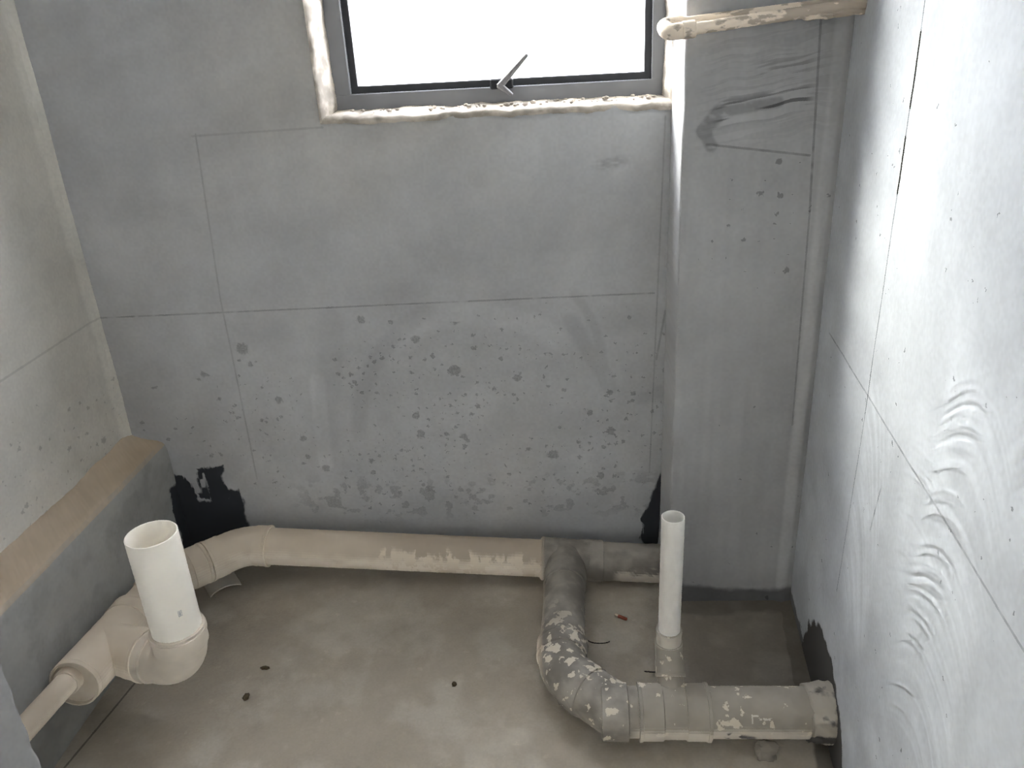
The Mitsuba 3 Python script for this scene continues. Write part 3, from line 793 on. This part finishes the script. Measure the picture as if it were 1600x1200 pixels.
# the tee at the back right, caked with cement, its stub into the shaft, and the branch towards the front
tc = RUN(1.300)
A_, B_ = V(1.285, -0.580, 0.084), V(1.412, -0.700, 0.085)
bdir = unit(A_ - tc)
tee1 = part('tee', trimesh.util.concatenate([run(RUN(1.225), RUN(1.405), S, 0.006, 0.0035, 3), run(tc, tc + bdir * 0.135, S, 0.006, 0.0035, 4)]), label='tee at the back wall under a skin of dried cement')
part('collar', sleeve(RUN(1.275), RUN(1.228), S + 0.0025, 0.002), under=tee1)
part('collar', sleeve(RUN(1.365), RUN(1.408), S + 0.002, 0.0, 0.0012, 5), under=tee1)
part('pipe', run(RUN(1.39), RUN(1.62), R, 0.006, 0.0045, 6), label='cement-caked stub running into the shaft')
part('pipe', run(tc + bdir * 0.11, A_ - bdir * 0.06, R + 0.001, 0.006, 0.003, 7), label='cement-caked branch pipe towards the front')
leg2 = unit(B_ - A_)
mid = (A_ + B_) / 2
part('elbow', elbow(A_ - bdir * 0.085, A_, mid + leg2 * 0.004, S - 0.001, 0.13, 0.0022, 8), label='bend flecked with pale chips')
part('elbow', elbow(mid - leg2 * 0.012, B_, B_ + V(1, 0, 0) * 0.022, S, 0.13, 0.0022, 9), label='grey bend flecked with pale chips at the front')
e3, e4 = f'{D}__elbow_003', f'{D}__elbow_004'
part('collar', sleeve(A_ - bdir * 0.050, A_ - bdir * 0.098, S + 0.0035, 0.002, 0.0016, 10), under=e3)
part('collar', sleeve(mid - leg2 * 0.045, mid + leg2 * 0.008, S + 0.0032, 0.0, 0.0014, 11), under=e3)
FR = lambda x: V(x, -0.700, 0.085)
part('collar', sleeve(FR(1.375), FR(1.434), S + 0.003, 0.0, 0.0010, 12), under=e4)
part('pipe', run(FR(1.42), FR(1.90), R, 0.01, 0.0006, 13), label='dusty front pipe running into the right wall')
tee2 = part('tee', loft(*profile(FR(1.457), FR(1.616), [(0, R), (.001, R + .003), (.06, R + .003), (.10, R + .003), (.158, R + .003), (.159, R)])), label='dusty tee under the thin upright pipe')
part('collar', sleeve(FR(1.512), FR(1.457), S + 0.002, 0.0022), under=tee2)
part('collar', sleeve(FR(1.562), FR(1.616), S + 0.002, 0.0022), under=tee2)
SB = V(1.536, -0.600, 0.185)
up45 = unit(SB - FR(1.536))
part('branch', run(FR(1.536) + up45 * 0.03, FR(1.536) + up45 * 0.092, 0.0300), label='slanting outlet of the tee', under=tee2)
small = part('elbow', loft(dense(fillet([FR(1.536) + up45 * 0.082, SB, SB + Z * 0.016], 0.04, 10), 0.006), 0.0315, 40), label='small bend under the thin upright pipe')
part('collar', sleeve(FR(1.536) + up45 * 0.112, FR(1.536) + up45 * 0.074, 0.0335, 0.0015, sides=40), under=small)
part('collar', sleeve(SB + Z * 0.008, SB + Z * 0.050, 0.0288, 0.0010, sides=40), under=small)
part('pipe', open_pipe(SB + Z * 0.02, V(1.536, -0.600, 0.540), 0.0250, 0.0022, 48), 'pvc_white', 40, label='thin whitish upright pipe with open top')
part('cement_ring', loft(dense([FR(1.828), FR(1.895)], 0.005), np.linspace(0.0545, 0.066, 14), 64, 0.013, 15), 'mortar', 50, label='dark cement packed round the pipe at the wall')

# ------------------------------------------------------------------ the water pipes high at the right
W = 'water_pipe'
labels[W] = {'label': 'dusty cream water pipe doubling back above the shaft beside the window', 'category': 'water pipe'}
wf0, wf1 = V(1.548, -0.280, 1.4895), V(1.955, -0.280, 1.5255)
wb0, wb1 = V(1.540, -0.2300, 1.5035), V(1.960, -0.2300, 1.5315)
part('pipe', run(wf0, wf1, 0.0112, 0.008, 0.0012, 3, 28), 'water_pipe_skin', 40, under=W, label='front length of dusty pipe')
part('pipe', run(wb0, wb1, 0.0108, 0.008, 0.0008, 4, 28), 'water_pipe_skin', 40, under=W, label='rear length of dusty pipe')
fx, bx = unit(wf1 - wf0), unit(wb1 - wb0)
part('elbow', loft(dense(fillet([wf0 + fx * 0.042, wf0 - fx * 0.008, (wf0 + wb0) / 2 - fx * 0.008], 0.016, 8), 0.004), 0.0160, 32), 'water_pipe_skin', 40, under=W, label='elbow at the front pipe end')
part('elbow', loft(dense(fillet([wb0 + bx * 0.036, wb0 - bx * 0.008, (wf0 + wb0) / 2 - bx * 0.008], 0.016, 8), 0.004), 0.0150, 32), 'water_pipe_skin', 40, under=W, label='elbow at the rear pipe end')
part('collar', sleeve(wf0 + fx * 0.018, wf0 + fx * 0.046, 0.0172, 0.0, sides=32), 'water_pipe_skin', under=f'{W}__elbow')
part('mortar_lump', trimesh.util.concatenate([lump_mesh(wf0 + fx * s + V(0, 0.004, -0.006), (0.045, 0.014, 0.012), 30 + i, 0.4) for i, s in enumerate((0.29, 0.33, 0.36))]), 'water_pipe_skin', 40, under=W, label='mortar crust towards the wall end')

# ------------------------------------------------------------------ small things on the floor and the sill


def shard():
    """A curved offcut of pipe wall, lying with its hollow side down."""
    r, th, L, half = 0.085, 0.0035, 0.098, 0.60
    v, n = [], 12
    for rr in (r, r - th):
        for k in range(n + 1):
            a = -half + 2 * half * k / n
            for y in (-L / 2, L / 2):
                v.append((rr * math.sin(a), y, rr * math.cos(a) - (r - th) * math.cos(half)))
    v = np.array(v)
    f = []
    o = 2 * (n + 1)
    for k in range(n):
        a, b, c, d = 2 * k, 2 * k + 1, 2 * k + 3, 2 * k + 2
        f += [[a, d, c], [a, c, b], [o + a, o + c, o + d], [o + a, o + b, o + c], [a, o + d, d], [a, o + a, o + d], [b, c, o + c], [b, o + c, o + b]]
    e = 2 * n
    f += [[0, 1, o + 1], [0, o + 1, o], [e, o + e + 1, e + 1], [e, o + e, o + e + 1]]
    m = trimesh.Trimesh(v, f, process=False)
    m.apply_transform(trimesh.transformations.rotation_matrix(math.radians(38), (0, 0, 1)))
    m.apply_translation((0.238, -0.118, 0.001))
    return m


put('pipe_offcut', shard(), 'shard_plastic', 40, label='curved grey-brown offcut of pipe lying on the floor under the back pipe', category='pipe offcut')

b0 = V(1.448, -0.288, 0.0075)
bd = unit(V(0.032, -0.020, 0))
labels['cigarette_butt'] = {'label': 'small red-brown cigarette butt with a pale tip on the floor between the pipes', 'category': 'cigarette butt'}
put('cigarette_butt__body', loft(*profile(b0 - bd * 0.006, b0 + bd * 0.020, [(0, 0.004), (0.001, 0.0045), (0.012, 0.0042), (0.025, 0.0045), (0.026, 0.0035)]), 16), 'butt_red', 40)
put('cigarette_butt__tip', loft(*profile(b0 - bd * 0.017, b0 - bd * 0.006, [(0, 0.003), (0.001, 0.0042), (0.011, 0.0042)]), 16), 'butt_pale', 40, label='pale tip')


def crumb(name, c, r, seed, label, cat, bsdf, group=None, rough=0.5):
    props = dict(label=label, category=cat)
    if group:
        props['group'] = group
    put(name, lump_mesh((c[0], c[1], r[2] * 0.7), r, seed, rough), bsdf, 40, **props)


crumb('dirt_crumb', (0.501, -0.477), (0.011, 0.006, 0.004), 1, 'dark brown dirt crumb on the floor, farther of the two near the white pipe', 'dirt crumb', 'dark_crumb')
crumb('dirt_crumb_001', (0.486, -0.577), (0.007, 0.011, 0.005), 2, 'dark brown dirt crumb on the floor, nearer of the two near the white pipe', 'dirt crumb', 'dark_crumb')
crumb('dirt_crumb_002', (1.012, -0.533), (0.006, 0.007, 0.004), 3, 'tiny dark crumb alone in the middle of the floor', 'dirt crumb', 'dark_crumb')
crumb('mortar_lump', (1.737, -0.742), (0.026, 0.020, 0.024), 4, 'lump of mortar on the floor under the front pipe', 'mortar lump', 'lump_cement')


def wire(name, centre, r, a0, a1, label):
    p = np.array([(centre[0] + r * math.cos(a), centre[1] + r * 0.8 * math.sin(a), 0.0035 + 0.008 * math.sin((a - a0) / (a1 - a0) * math.pi)) for a in np.linspace(a0, a1, 16)])
    put(name, loft(p, 0.0016, 10), 'wire_dark', True, label=label, category='wire')


wire('wire_scrap', (1.385, -0.375), 0.028, 3.3, 6.0, 'thin dark curved wire scrap on the floor beside the caked branch pipe')
wire('wire_scrap_001', (1.508, -0.490), 0.013, 3.2, 6.0, 'short dark wire scrap on the floor beside the thin upright pipe')

rng = np.random.default_rng(7)
bits = []
for k in range(90):
    x = 0.75 + 0.83 * (rng.random() ** 0.6)
    y = 0.012 + 0.068 * rng.random()
    s = 0.0015 + 0.005 * rng.random() ** 3
    bits.append(lump_mesh((x, y, OPEN[2] + 0.012 + 0.05 * y + s * 0.4), (s * 1.3, s, s * 0.8), 100 + k, 0.4, 1))
put('sill_crumbs', trimesh.util.concatenate(bits), 'reveal_plaster', 40, label='crumbs of mortar scattered along the window sill', category='crumbs', kind='stuff')
